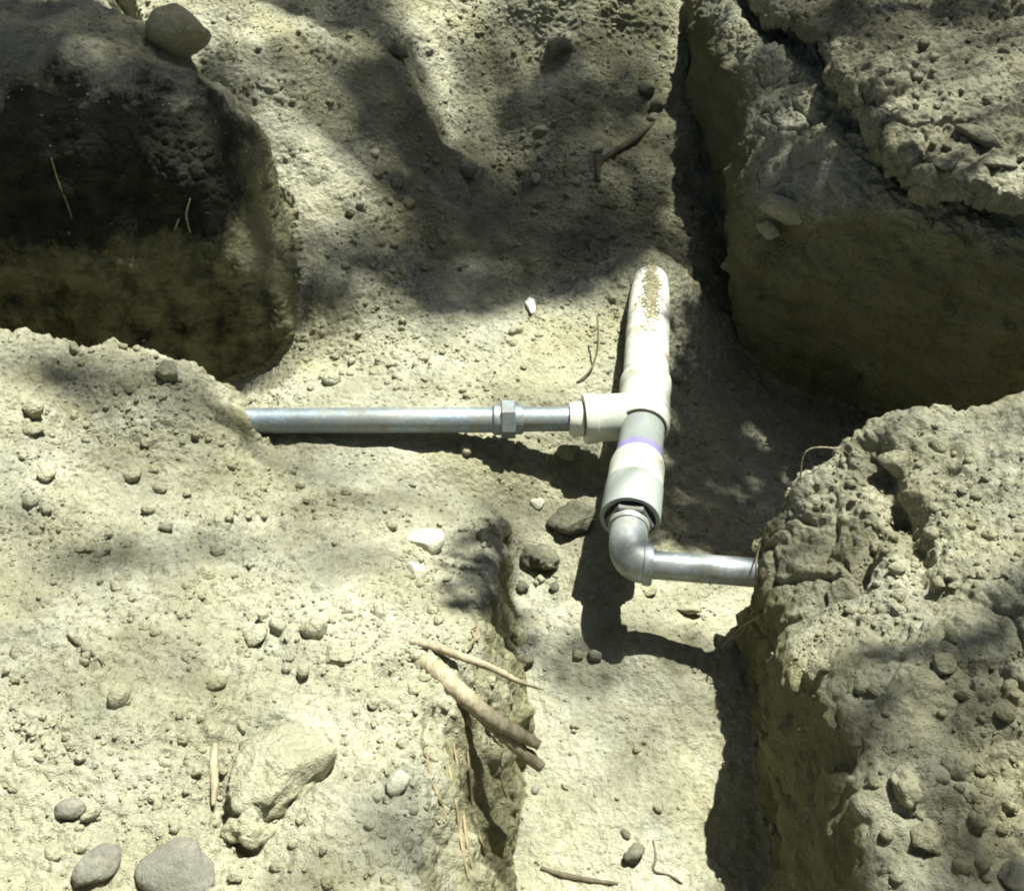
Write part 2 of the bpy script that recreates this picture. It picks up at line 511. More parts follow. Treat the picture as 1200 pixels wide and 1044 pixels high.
rough = np.full(len(V), .6)
rough[body == 2] = .85
rough[body == 3] = .85
rough[body == 1] = .6
rough[body == 4] = .8
rough[body == 5] = 1.1
smoothz = np.zeros(len(V))
for px, py, r in ((680, 880, .22), (740, 780, .14), (450, 555, .14), (600, 570, .08), (640, 430, .10), (500, 450, .08), (560, 90, .12)):
    smoothz = np.maximum(smoothz, blob(px, py, -.08, r))
rough *= 1 - .75 * smoothz
for px, py, z, r in ((600, 300, 0, .2), (480, 430, -.03, .08), (700, 250, .02, .2), (560, 200, .02, .15), (780, 200, .05, .1), (460, 250, .06, .12)):
    rough = np.maximum(rough, 1.0 * blob(px, py, z, r))
rough *= 1 - .35 * wall
cliff = wall * np.isin(body, (1, 2, 3, 4))

disp = noise3(V, .09, 21) * .010 * (.4 + rough * .6)
disp += noise3(V, .040, 22) * .006 * rough
disp += noise3(V, .020, 23) * .0050 * rough
f1, f2 = worley(V + .012 * np.stack([noise3(V, .03, 31), noise3(V, .03, 32), noise3(V, .03, 33)], 1), .028, 5, True)
patch = np.clip(.42 + 2.2 * noise3(V, .11, 24), 0, 1)
disp += (.55 * np.clip((f2 - f1) * 1.5, 0, .42) + .45 * np.clip(.75 - f1, 0, 1)) * .022 * rough * patch
f1, f2 = worley(V + .006 * np.stack([noise3(V, .012, 34), noise3(V, .012, 35), noise3(V, .012, 36)], 1), .0125, 6)
patch2 = np.clip(.42 + 2.2 * noise3(V, .07, 25), 0, 1)
disp += (.5 * np.clip((f2 - f1) * 1.4, 0, .4) + .5 * np.clip(.7 - f1, 0, 1)) * .0105 * rough * patch2
disp += noise3(V, .009, 26) * .0028 * (.35 + rough)
# blocky cracked lumps on the front right bank and along the crests
lump = np.where(body == 3, .65, 0) + np.where(body == 1, .15, 0) + np.where(body == 5, .5, 0) + np.where(body == 4, .35, 0)
Vw = V + .014 * np.stack([noise3(V, .07, 41), noise3(V, .07, 42), noise3(V, .07, 43)], 1)
f1, f2 = worley(Vw, .085, 8, True)
crack = np.clip(1 - (f2 - f1) / .16, 0, 1) ** 2
cpatch = np.clip(.4 + 1.7 * noise3(V, .2, 44), 0, 1)
disp += lump * (np.clip(.8 - f1, 0, 1) * .024 - crack * .026 * cpatch) * (1 - .5 * wall)
f1, f2 = worley(V, .05, 12)
stones_in = np.clip(.34 - f1, 0, 1) * cliff
disp += stones_in * .045 * np.where(body == 1, .4, 1)
f1, f2 = worley(V * np.array([1, 1, .6]), .07, 13, True)
disp -= cliff * np.clip(.5 - f1, 0, 1) * .03 * np.clip(.3 + 1.8 * noise3(V, .15, 57), 0, 1) * np.where(body == 1, .25, 1)
# cut faces: vertical spade marks and thin layers
SV = V * np.array([1, 1, .12])
LV = V * np.array([.25, .25, 1])
disp += cliff * (noise3(SV, .028, 51) * .006 + noise3(LV, .03, 52) * .0022 + noise3(V, .05, 55) * .006 + noise3(V, .16, 53) * .012)
disp -= np.where(body == 2, cliff, 0) * (np.clip(noise3(SV, .016, 54), 0, 1) * .018 + np.clip(noise3(SV, .035, 56), 0, 1) * .018)
def carve(pts, depth, width, bodies):
    P = [at(*p) for p in pts]
    d2 = np.full(len(V), 9.0)
    for a, b in zip(P, P[1:] if len(P) > 1 else P):
        e = np.array(b - a); w_ = V - np.array(a)
        t = np.clip((w_ @ e) / max(e @ e, 1e-9), 0, 1)
        d2 = np.minimum(d2, ((w_ - t[:, None] * e) ** 2).sum(1))
    return -depth * np.exp(-d2 / (width * width)) * np.isin(body, bodies)
wob = 1 + .5 * noise3(V, .03, 71)
disp += wob * carve([(1025, 535, .15), (1040, 575, .14), (1062, 610, .14), (1075, 650, .145), (1088, 700, .15)], .035, .016, (3,))
disp += wob * carve([(1048, 600, .14), (1025, 640, .12), (1005, 690, .11), (960, 705, .09)], .028, .013, (3,))
disp += wob * carve([(1110, 560, .17), (1085, 585, .16)], .022, .012, (3,))
disp += wob * carve([(1010, 905, .13), (1060, 950, .13), (1085, 1000, .13)], .035, .022, (3,))
disp += wob * carve([(1140, 980, .15), (1200, 940, .16)], .02, .010, (3,))
disp += wob * carve([(910, 292, .09), (960, 292, .12), (1010, 285, .15)], .05, .03, (4,))
disp += wob * carve([(372, 222, .10)], .035, .022, (0, 1))
disp += wob * carve([(455, 790, .09), (480, 782, .085)], .022, .014, (2,))
disp += wob * carve([(508, 835, .09), (504, 880, .09), (512, 910, .07)], .020, .010, (2,))
disp += wob * carve([(252, 880, .12), (255, 940, .12), (290, 985, .12)], .018, .010, (2,))
disp += wob * carve([(345, 925, .12), (375, 895, .12)], .018, .010, (2,))
disp += wob * carve([(560, 950, -.02), (575, 985, -.06)], .02, .02, (2,))
V = V + N0 * disp[:, None]

moist_shade = np.clip(cliff * 1.1, 0, 1) * np.select([body == 2, body == 3, body == 4, body == 1], [.75, .75, .72, .95], 0)
moist_shade = np.maximum(moist_shade, np.where(body == 0, .55 * np.maximum(blob(1000, 520, -.2, .25), blob(100, 440, -.15, .3)), 0))  # floor of both side branches set darker
bk = np.clip((V[:, 1] - 1.72) / .15, 0, 1) * np.clip((V[:, 0] + .36) / .08, 0, 1) * (1 - np.maximum(blob(560, 70, .1, .16), blob(360, 180, .13, .10)))  # shade painted into the back floor colour, sparing its sunlit patch and flank
moist_shade = np.maximum(moist_shade, np.where(body == 0, .52 * np.clip(bk, 0, 1), 0))
bank_shade = np.where(body == 1, np.clip((V[:, 2] - .06) / .12, 0, 1) * np.clip((V[:, 0] + .37) / -.10, 0, 1) * np.clip((1.93 - V[:, 1]) / .12, 0, 1), 0) * 1.0  # shade painted as dark colour on the back left bank
bank_shade *= np.clip(wall * 1.5 + .42, 0, 1)
bank_shade = np.maximum(bank_shade, np.where(body == 1, .5 * cliff, 0))

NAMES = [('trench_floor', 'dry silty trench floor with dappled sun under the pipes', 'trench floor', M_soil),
         ('earth_bank', 'tall dark shaded earth bank at the back left with a rock on top', 'bank', M_soil),
         ('earth_bank', 'bright crumbly earth bank at the front left with roots on its edge', 'bank', M_soil),
         ('earth_bank', 'lumpy cracked earth bank at the front right that swallows the steel pipe', 'bank', M_soil),
         ('earth_bank', 'brown shaded earth bank with a rounded corner below the broken crust', 'bank', M_soil),
         ('ground_crust', 'broken pale crust of ground with a dark gap under its edge', 'crust', M_crust),
         ('ground_rim', 'level ground around the dug trench', 'ground', M_soil)]
bodyq = np.max(body[Qs], 1)
bvh = None
for b, (nm, lab, cat, mat) in enumerate(NAMES):
    fq = Qs[bodyq == b]
    if not len(fq): continue
    used, inv = np.unique(fq, return_inverse=True)
    me = mesh_np(nm, V[used], inv.reshape(-1, 4), mat)
    for an, arr in (('moist_shade', moist_shade), ('bank_shade', bank_shade)):
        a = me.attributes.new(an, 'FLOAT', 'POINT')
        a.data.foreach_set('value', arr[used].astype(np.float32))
    tag(link(nm, me), lab, cat, kind='structure')

bvh = BVHTree.FromPolygons(V[:].tolist(), Qs[::1].tolist()) if False else None
# height lookup for resting things on the ground: the coarse quads, displaced
bvh = BVHTree.FromPolygons([tuple(v) for v in V[:nV0]], [tuple(q) for q in Q])
def drop(x, y, z=.9):
    h = bvh.ray_cast(Vector((x, y, z)), Vector((0, 0, -1)))
    return (h[0], h[1]) if h[0] is not None else (Vector((x, y, 0)), Vector((0, 0, 1)))
def sight(px, py):
    h = bvh.ray_cast(cam.location, ray(px, py).normalized())
    return (h[0], h[1]) if h[0] is not None else (at(px, py, 0), Vector((0, 0, 1)))

# the ground beyond the dig
def outer():
    xs = np.concatenate([[-80, -30, -12, -5, -2.5, -1.6], np.linspace(X0 + .015, X1 - .015, 24), [1.6, 2.5, 5, 12, 30, 80]])
    ys = np.concatenate([[-80, -30, -12, -5, -2, -.6], np.linspace(Y0 + .015, Y1 - .015, 26), [3.4, 4.5, 7, 14, 30, 80]])
    gx, gy = np.meshgrid(xs, ys, indexing='ij')
    P = np.stack([gx.ravel(), gy.ravel(), np.zeros(gx.size)], 1)
    z = .296 + .02 * noise3(P, 1.3, 61)
    inside = (gx > X0) & (gx < X1) & (gy > Y0) & (gy < Y1)
    z = np.where(inside.ravel(), .296, z)
    P[:, 2] = z
    n1 = len(ys)
    q = []
    for i in range(len(xs) - 1):
        for j in range(n1 - 1):
            if inside[i, j] and inside[i + 1, j + 1] and inside[i, j + 1] and inside[i + 1, j]: continue
            q.append((i * n1 + j, (i + 1) * n1 + j, (i + 1) * n1 + j + 1, i * n1 + j + 1))
    me = mesh_np('ground', P, np.array(q), M_clod)
    tag(link('ground', me), 'bare level ground stretching away from the dig', 'ground', kind='structure')
outer()
#END_TERRAIN
# ------------------------------------------------------------------ pipe work
def steel_material(name, base, dirt):
    t = NT(name)
    sp = t.n('ShaderNodeTexVoronoi', feature='F1')
    sp.inputs['Scale'].default_value = 160
    t.l(t.co, sp.inputs['Vector'])
    c = t.mix(t.ramp(sp.outputs['Distance'], [(.1, (0, 0, 0)), (.7, (1, 1, 1))]), base, tuple(x * .78 for x in base))
    d = t.ramp(t.noise(28, 6, .7), [(.46, (0, 0, 0)), (.70, (1, 1, 1))])
    c = t.mix(d, c, dirt)
    r = t.math('ADD', t.math('MULTIPLY', t.noise(60, 4, .6), .3), .40)
    m = t.math('SUBTRACT', .68, t.math('MULTIPLY', d, .62))
    t.bump(t.noise(300, 4, .6), .25, .001)
    t.set(**{'Base Color': c, 'Roughness': r, 'Metallic': m})
    return t.m

def plastic_material(name, base, dirt_amt=.5, dirt=(.25, .22, .14)):
    t = NT(name)
    n = t.noise(26, 7, .7)
    d = t.ramp(n, [(.62 - .2 * dirt_amt, (0, 0, 0)), (.80 - .22 * dirt_amt, (.8, .8, .8))])
    c = t.mix(t.noise(12, 3, .5), base, tuple(x * .88 for x in base))
    c = t.mix(d, c, dirt)
    c = t.mix(t.ramp(t.noise(330, 2, .5), [(.66, (0, 0, 0)), (.72, (.5, .5, .5))]), c, (.2, .18, .12))
    t.bump(t.noise(200, 5, .6), .12, .001)
    t.set(**{'Base Color': c, 'Roughness': t.math('ADD', .38, t.math('MULTIPLY', d, .5)), 'Specular IOR Level': .4})
    return t.m

M_galv = steel_material('galvanised_steel', (.30, .36, .41), (.22, .205, .15))
M_galv_bright = steel_material('bright_galvanised_steel', (.46, .50, .53), (.27, .255, .19))
M_dull = steel_material('dull_iron', (.15, .165, .165), (.12, .11, .08))
M_pvc = plastic_material('cream_white_plastic', (.66, .68, .60), .35)
M_pvc_dirty = plastic_material('muddy_white_plastic', (.66, .68, .62), .85)
M_grey = plastic_material('grey_plastic', (.31, .34, .335), .4)
M_primer = plastic_material('purple_primer', (.30, .27, .58), .2)
M_seal = plastic_material('dark_seal', (.06, .06, .05), .2)

def basis(d):
    d = d.normalized()
    a = Vector((0, 0, 1)) if abs(d.z) < .9 else Vector((1, 0, 0))
    u = d.cross(a).normalized()
    return d, u, d.cross(u)

def lathe(bm, a, b, prof, seg=48, wob=0):
    """turn (distance from a, radius) along the axis a to b; radius 0 closes"""
    d, u, v = basis(b - a)
    rings = []
    for s, r in prof:
        c = a + d * s
        if r <= 0:
            rings.append([bm.verts.new(c)])
        else:
            rings.append([bm.verts.new(c + (u * math.cos(2 * math.pi * i / seg) + v * math.sin(2 * math.pi * i / seg)) * r) for i in range(seg)])
    for A, B in zip(rings, rings[1:]):
        for i in range(seg):
            j = (i + 1) % seg
            if len(A) == 1 and len(B) > 1: bm.faces.new((A[0], B[i], B[j]))
            elif len(B) == 1 and len(A) > 1: bm.faces.new((A[i], A[j], B[0]))
            elif len(A) > 1: bm.faces.new((A[i], A[j], B[j], B[i]))

def hexnut(bm, a, b, r, ch=.002):
    L = (b - a).length
    lathe(bm, a, b, [(0, 0), (0, r - ch), (ch, r), (L - ch, r), (L, r - ch), (L, 0)], 6)

def sweep(bm, pts, rad, seg=16, cap=True):
    rings = []
    up = None
    for i, p in enumerate(pts):
        d = (pts[min(i + 1, len(pts) - 1)] - pts[max(i - 1, 0)]).normalized()
        if up is None: up = basis(d)[1]
        u = (up - d * up.dot(d)).normalized()
        up = u
        v = d.cross(u)
        r = rad[i] if isinstance(rad, (list, tuple)) else rad
        rings.append([bm.verts.new(p + (u * math.cos(2 * math.pi * k / seg) + v * math.sin(2 * math.pi * k / seg)) * r) for k in range(seg)])
    for A, B in zip(rings, rings[1:]):
        for i in range(seg):
            j = (i + 1) % seg
            bm.faces.new((A[i], A[j], B[j], B[i]))
    if cap:
        bm.faces.new(rings[0][::-1])
        bm.faces.new(rings[-1])

def auto_smooth(o, ang=40):
    me = o.data
    bm = bmesh.new(); bm.from_mesh(me)
    for e in bm.edges:
        if len(e.link_faces) == 2 and e.calc_face_angle(0) > R(ang): e.smooth = False
    bm.to_mesh(me); bm.free()
    return o

TEE = at(755, 487, 0)
pipe_root = bpy.data.objects.new('water_pipe', None)
pipe_root.location = TEE
C.objects.link(pipe_root)
tag(pipe_root, 'white plastic water pipe with tee, steel elbow and galvanised side pipes in the trench', 'water pipe')

def part(name, build, mat, parent=None, label=None):
    bm = bmesh.new()
    build(bm)
    for v in bm.verts: v.co -= TEE
    o = auto_smooth(bm_obj(name, bm, mat, parent or pipe_root))
    if label: o['label'] = label
    return o

FRONT = at(738, 611, 0)
ax = (TEE - FRONT).normalized()
def run(py):                       # point on the run axis seen at that height
    return FRONT + ax * ((at(740, py, 0).y - FRONT.y) / ax.y)
FAR = at(762, 330, .0)
ax2 = (FAR - TEE).normalized()
def rlen(a, b): return (b - a).length

# run beyond the tee: dusty white pipe that dives into the soil
far_pts = [TEE + ax2 * .03, TEE + ax2 * .12, TEE + ax2 * .22, TEE + ax2 * .31, TEE + ax2 * .38 + Vector((.001, 0, -.010)), TEE + ax2 * .44 + Vector((.003, 0, -.040)), TEE + ax2 * .49 + Vector((.006, 0, -.09))]
part('plastic_pipe', lambda bm: sweep(bm, far_pts, [.0352, .0352, .0350, .0340, .031, .027, .024], 40), M_pvc_dirty, label='long muddy white pipe running into the soil')
# short sleeve between tee and adapter
s0, s1 = run(503), run(552)
part('plastic_pipe', lambda bm: lathe(bm, s0 + ax * .03, s1, [(0, .0325), (rlen(s0 + ax * .03, s1), .0325)], 48), M_grey, label='short grey pipe between tee and adapter')
# tee
tf, tb = run(502), TEE + ax2 * .085
def tee(bm):
    L = rlen(tf, TEE)
    lathe(bm, tf, TEE, [(0, .0), (0, .0370), (.003, .0385), (L * .8, .0388), (L, .0380)])
    L2 = rlen(TEE, tb)
    lathe(bm, TEE, tb, [(0, .0380), (L2 * .3, .0385), (L2 * .55, .0375), (L2 - .028, .0365), (L2 - .024, .0392), (L2 - .004, .0390), (L2, .037), (L2, .0)])
    a = TEE; b = at(684, 491, 0)
    Lb = rlen(a, b)
    lathe(bm, a, b, [(0, .033), (.02, .0345), (.045, .0350), (Lb - .016, .0350)])
tee_o = part('tee_fitting', tee, M_pvc)
def tee_collar(bm):
    a = TEE; b = at(684, 491, 0); Lb = rlen(a, b); d = (b - a).normalized()
    lathe(bm, a + d * (Lb - .018), b, [(0, .0345), (.001, .0372), (.014, .0375), (.018, .0362), (.018, .0)])
part('collar', tee_collar, M_pvc, tee_o)
part('seal', lambda bm: lathe(bm, tf - ax * .0015, tf + ax * .001, [(0, .0), (0, .0345), (.0025, .0345), (.0025, 0)]), M_seal, tee_o)
part('reducer', lambda bm: lathe(bm, at(684, 491, 0), at(666, 491, 0), [(0, .026), (.006, .0262), (.018, .0245), (.021, .0235), (.021, .0)], 40), M_pvc)
# adapter: white socket with purple primer, grey threaded end, dark mouth
c0, c1, c2 = run(540), run(572), run(609)
def adapter(bm):
    L = rlen(c0, c1)
    lathe(bm, c0, c1, [(0, .0), (0, .0335), (.004, .0362), (.016, .0388), (L, .0390), (L, 0)])
ad = part('adapter', adapter, M_pvc)
part('primer_band', lambda bm: lathe(bm, c0 + ax * .014, c0 - ax * .003, [(0, .0331), (.012, .0332), (.0165, .0346), (.017, .0340)]), M_primer, ad)
def socket(bm):
    L = rlen(c1, c2)
    lathe(bm, c1, c2, [(0, .038), (.001, .0402), (L - .002, .0408), (L, .0400), (L, .0345), (L - .016, .0335), (L - .016, 0)])
part('threaded_end', socket, M_grey, ad)
def bushing(bm):
    a = c2 + ax * .016; b = c2 - ax * .010
    lathe(bm, a, c2 + ax * .004, [(0, .0332), (.012, .0328), (.012, 0)])
    hexnut(bm, c2 + ax * .006, b, .0325)
part('hex_bushing', bushing, M_dull)
# elbow
S, K, E = c2 - ax * .008, at(734, 659, 0), at(757, 661, 0)
def bez(a, k, b, n): return [a * (1 - t) ** 2 + k * 2 * t * (1 - t) + b * t * t for t in [i / n for i in range(n + 1)]]
K0, K1 = K + (S - K) * .72, K + (E - K) * 1.0
part('elbow', lambda bm: sweep(bm, [S] + bez(K0, K, K1, 14), [.0235] + [.0250 + .0012 * math.sin(math.pi * i / 14) for i in range(15)], 36), M_galv_bright)
elb = bpy.data.objects['elbow']
PE = at(930, 674.5, 0)
dp = (PE - E).normalized()
part('rim', lambda bm: lathe(bm, E - dp * .004, E + dp * .010, [(0, .024), (.001, .0275), (.008, .0280), (.012, .0270), (.013, 0)], 40), M_galv_bright, elb)
part('rim', lambda bm: lathe(bm, S + ax * .002, S - ax * .010, [(0, .023), (.001, .0270), (.009, .0275), (.012, .0262), (.013, 0)], 40), M_galv_bright, elb)
part('steel_pipe', lambda bm: lathe(bm, E, PE + dp * .05, [(0, .0185), (rlen(E, PE) + .05, .0185)], 40), M_galv_bright, label='bright galvanised pipe from the elbow into the right bank')
# mud stuck on top of the far pipe
def mud(bm):
    top = (cam.location - TEE).normalized()
    for _ in range(900):
        t = .5 + random.gauss(0, .26)
        if not 0 < t < 1.1: continue
        c = TEE + ax2 * (.17 + .22 * t)
        side = random.gauss(.05, .22)
        n_ = (Vector((0, 0, 1)) * math.cos(side) + Vector((1, 0, 0)) * math.sin(side)).normalized()
        r = random.uniform(.0006, .0019)
        m = Matrix.Translation(c + n_ * .0352) @ n_.to_track_quat('Z', 'Y').to_matrix().to_4x4() @ Matrix.Diagonal((r * random.uniform(.8, 1.6), r * 1.6, r * .45, 1))
        bmesh.ops.create_icosphere(bm, subdivisions=1, radius=1, matrix=m)
M_mud = soil_material('mud', (.31, .285, .20), (.21, .19, .125), MOIST_SHADE, False)
part('mud_patch', mud, M_mud)
# left branch
U0, U1, U2, U3 = at(668, 491, 0), at(613, 491.5, 0), at(577, 492, 0), at(200, 493.5, 0)
part('steel_pipe', lambda bm: lathe(bm, U0 + Vector((.01, 0, 0)), U1 - Vector((.01, 0, 0)), [(0, .0182), (rlen(U0, U1) + .02, .0182)], 40), M_galv, label='short steel nipple between reducer and union')
un = part('union', lambda bm: lathe(bm, U1, U2, [(0, 0), (0, .0205), (.003, .0222), (.012, .0222), (.013, .021), (.030, .021), (.033, .0225), (rlen(U1, U2) - .003, .0225), (rlen(U1, U2), .0195), (rlen(U1, U2), 0)], 40), M_galv)
part('nut', lambda bm: hexnut(bm, at(604, 491.5, 0), at(587, 491.7, 0), .0285), M_galv, un)
part('steel_pipe', lambda bm: lathe(bm, U2 + Vector((.01, 0, 0)), U3, [(0, .0188), (rlen(U2, U3) + .01, .0188)], 40), M_galv, label='long blue grey steel pipe from the left mound to the union')

# ------------------------------------------------------------------ trees overhead, out of the frame, whose leaves dapple the dig
def leaf_material():
    t = NT('leaf')
    c = t.mix(t.noise(2, 2, .5), (.055, .085, .025), (.085, .11, .035))
    t.set(**{'Base Color': c, 'Roughness': .6})
    return t.m
M_leaf = leaf_material()
M_bark = stone_material('bark', (.16, .13, .09), (.08, .065, .045))
# ground patches in shade: seen at, ground height, half width, half depth, leaf cover, height of the spray
SHADE = [
    (80, 60, .35, .34, .22, .95, 6.5), (420, 40, .2, .12, .14, .85, 7), (490, 130, .1, .10, .12, .85, 7), (545, 215, .05, .10, .10, .8, 7), (470, 300, .04, .10, .07, .75, 7),
    (400, 345, .0, .28, .05, .85, 5.5), (640, 322, -.03, .24, .05, .8, 5.5), (300, 435, -.1, .12, .05, .9, 4.5), (660, 90, .1, .20, .12, .85, 7), (700, 140, .05, .20, .10, .8, 7),
    (670, 260, -.02, .22, .15, .78, 8), (560, 235, 0, .18, .14, .7, 8), (330, 0, .28, .12, .10, .8, 8), (760, 20, .2, .1, .1, .5, 8),
    (150, 465, .09, .24, .05, .75, 7), (60, 650, .12, .2, .035, .6, 8), (270, 655, .06, .22, .035, .65, 8), (430, 575, -.03, .1, .03, .5, 7),
    (568, 705, -.06, .042, .12, .97, 3.0), (690, 765, -.13, .15, .03, .7, 4.5), (840, 785, -.14, .08, .02, .6, 4),
    (850, 555, -.16, .13, .22, .993, 3.2), (825, 460, -.15, .07, .15, .985, 3.2),
    (1120, 770, .17, .16, .045, .8, 6), (1090, 870, .16, .12, .04, .5, 7), (960, 960, .14, .10, .10, .75, 5), (1150, 1010, .15, .10, .05, .7, 6), (1010, 620, .14, .06, .05, .45, 6),
    (1040, 60, .32, .22, .16, .45, 8), (930, 40, .3, .16, .16, .7, 7), (1150, 30, .33, .14, .12, .45, 8),
    (440, 980, .12, .08, .08, .45, 7), (560, 960, -.05, .05, .1, .45, 5), (620, 480, -.05, .1, .04, .3, 8), (590, 250, .0, .37, .24, .9, 8), (445, 150, .12, .09, .14, .8, 7), (560, 540, -.05, .45, .16, .2, 9), (1080, 640, .15, .25, .2, .25, 9), (1030, 930, .16, .1, .12, .3, 8), (700, 60, .12, .2, .12, .35, 9), (560, 330, -.02, .3, .08, .5, 7), (250, 560, .05, .3, .10, .25, 9), (100, 800, .12, .3, .1, .15, 9), (1050, 120, .3, .3, .2, .3, 9),
    (600, 620, -.1, .09, .05, .45, 6),
]
def leaves(sprays):
    vs, fs = [], []
    for (px, py, z, a, b, cov, h) in sprays:
        g = at(px, py, z)
        c = g + SUN * (h / SUN.z)
        k0 = .75; area_l = .055 * .032 * .62 * k0 * k0
        n = int(-math.log(1 - min(cov, .995)) * (math.pi * a * b) / (area_l * .8))
        for _ in range(n):
            q = math.sqrt(random.random()) ** 1.0
            th = random.uniform(0, 2 * math.pi)
            q *= 1 + .18 * math.sin(3 * th + px) + .12 * math.sin(5 * th + py)
            p = c + Vector((q * a * math.cos(th), q * b * math.sin(th), random.uniform(-.15, .15)))
            p += SUN * random.uniform(-.25, .25)
            d = Vector((random.gauss(0, 1), random.gauss(0, 1), random.gauss(-.2, .3))).normalized()
            w = d.cross(Vector((random.gauss(0, .45), random.gauss(0, .45), 1))).normalized()
            k = random.uniform(.75, 1.3) * k0
            nn = d.cross(w) * .006 * k
            L, W = .055 * k, .016 * k
            i = len(vs)
            vs += [p - d * L / 2, p + w * W - d * L * .08 + nn, p + d * L / 2, p - w * W - d * L * .08 + nn]
            fs.append((i, i + 1, i + 2, i + 3))
    return vs, fs

def added_canopy(n, side):
    """added unseen dome of leaf sprays that closes off most of the sky but for the gap the sun comes through"""
    vs, fs = [], []
    o = Vector((0, 1.5, 0))
    while len(fs) < n:
        el = math.asin(random.uniform(.12, .995))
        az = random.uniform(0, 2 * math.pi)
        d = Vector((math.cos(el) * math.cos(az), math.cos(el) * math.sin(az), math.sin(el)))
        c = o + d * random.uniform(8, 12)
        if (c.x + .3 * c.y < .6) != side: continue
        along = (c - o).dot(SUN)
        if along > 0 and ((c - o) - SUN * along).length < 2.5: continue
        for _ in range(14):
            p = c + Vector([random.gauss(0, .35) for _ in range(3)])
            a = Vector([random.gauss(0, 1) for _ in range(3)]).normalized()
            w = a.cross(Vector([random.gauss(0, 1) for _ in range(3)])).normalized()
            k = random.uniform(1.1, 2.0)
            i = len(vs)
            vs += [p - a * .14 * k, p + w * .07 * k, p + a * .14 * k, p - w * .07 * k]
            fs.append((i, i + 1, i + 2, i + 3))
    return vs, fs

def make_tree(base, sprays, label, extra):
    root = bpy.data.objects.new('tree', None)
    root.location = base
    C.objects.link(root)
    tag(root, label, 'tree')
    crown = base + Vector((0, 0, 5.5))
    bm = bmesh.new()
    tp = [base, base + Vector((.05, -.03, 1.5)), base + Vector((-.06, .05, 3.2)), crown + Vector((0, 0, -.3)), crown + Vector((.1, .1, 3.2))]
    sweep(bm, [p - base for p in tp], [.15, .12, .1, .075, .03], 12)
    bm_obj('trunk', bm, M_bark, root)
    for sp in sprays:
        c = at(*sp[:3]) + SUN * (sp[6] / SUN.z)
        s = base + Vector((0, 0, min(7.5, sp[6] * .85)))
        m = (s + c) / 2 + Vector((0, 0, .35))
        bm = bmesh.new()
        sweep(bm, [p - base for p in bez(s, m, c, 8)], [.022 * (1 - i / 8) + .002 for i in range(9)], 6)
        bm_obj('limb', bm, M_bark, root)
    vs, fs = leaves(sprays)
    v2, f2 = added_canopy(26000, extra)  # unseen leaf dome added to dim the sky light
    fs += [tuple(i + len(vs) for i in f) for f in f2]
    vs += v2
    me = bpy.data.meshes.new('crown')
    me.from_pydata([tuple(Vector(v) - base) for v in vs], [], fs)
    me.materials.append(M_leaf)
    link('crown', me, root)
left_s = [s for s in SHADE if s[0] < 560]
right_s = [s for s in SHADE if s[0] >= 560]
make_tree(Vector((-1.6, 5.4, .3)), left_s, 'leafy tree behind the dig whose outer sprays shade the left side', True)
make_tree(Vector((3.6, 3.8, .3)), right_s, 'leafy tree to the right of the dig whose outer sprays shade the trench', False)

#END_TREES
# ------------------------------------------------------------------ stones and clods
def ico(sub):
    bm = bmesh.new()
    bmesh.ops.create_icosphere(bm, subdivisions=sub, radius=1)
    v = np.array([x.co[:] for x in bm.verts]); f = np.array([[x.index for x in q.verts] for q in bm.faces])
    bm.free()
    return v, f
ICO = {k: ico(k) for k in (1, 2, 3, 4)}

def stone_mesh(name, seed, mat, sub=3, facets=7, bumpy=.12, squash=(1, .8, .6), smooth=True):
    lo, hi = (.45, .78) if bumpy < .05 else (.52, .82) if facets >= 12 else (.62, .9)
    v, f = ICO[sub]
    g = np.random.default_rng(seed)
    v = v.copy()
    for _ in range(facets):                       # broken faces
        n = g.normal(size=3); n /= np.linalg.norm(n)
        h = g.uniform(lo, hi)
        over = np.maximum(v @ n - h, 0)
        v -= over[:, None] * n * .92
    v *= 1 + bumpy * noise3(v + seed * 3.7, .9, seed)[:, None] + bumpy * .45 * noise3(v + seed, .35, seed + 1)[:, None] + bumpy * .2 * noise3(v, .15, seed + 2)[:, None]
    v *= np.array(squash)
    return mesh_np(name, v, f, mat, smooth)

def set_down(o, px, py, r, sink=.35, tilt=.25, rot=None, h=.6):
    p, n = sight(px, py)
    q = Vector((random.gauss(0, tilt), random.gauss(0, tilt), 1)).normalized().to_track_quat('Z', 'Y')
    o.rotation_euler = (q @ Matrix.Rotation(random.uniform(0, 6.28) if rot is None else rot, 3, 'Z').to_quaternion()).to_euler()
    o.location = p + n * (r * h * (1 - 2 * sink))
    o.scale = (r, r, r)

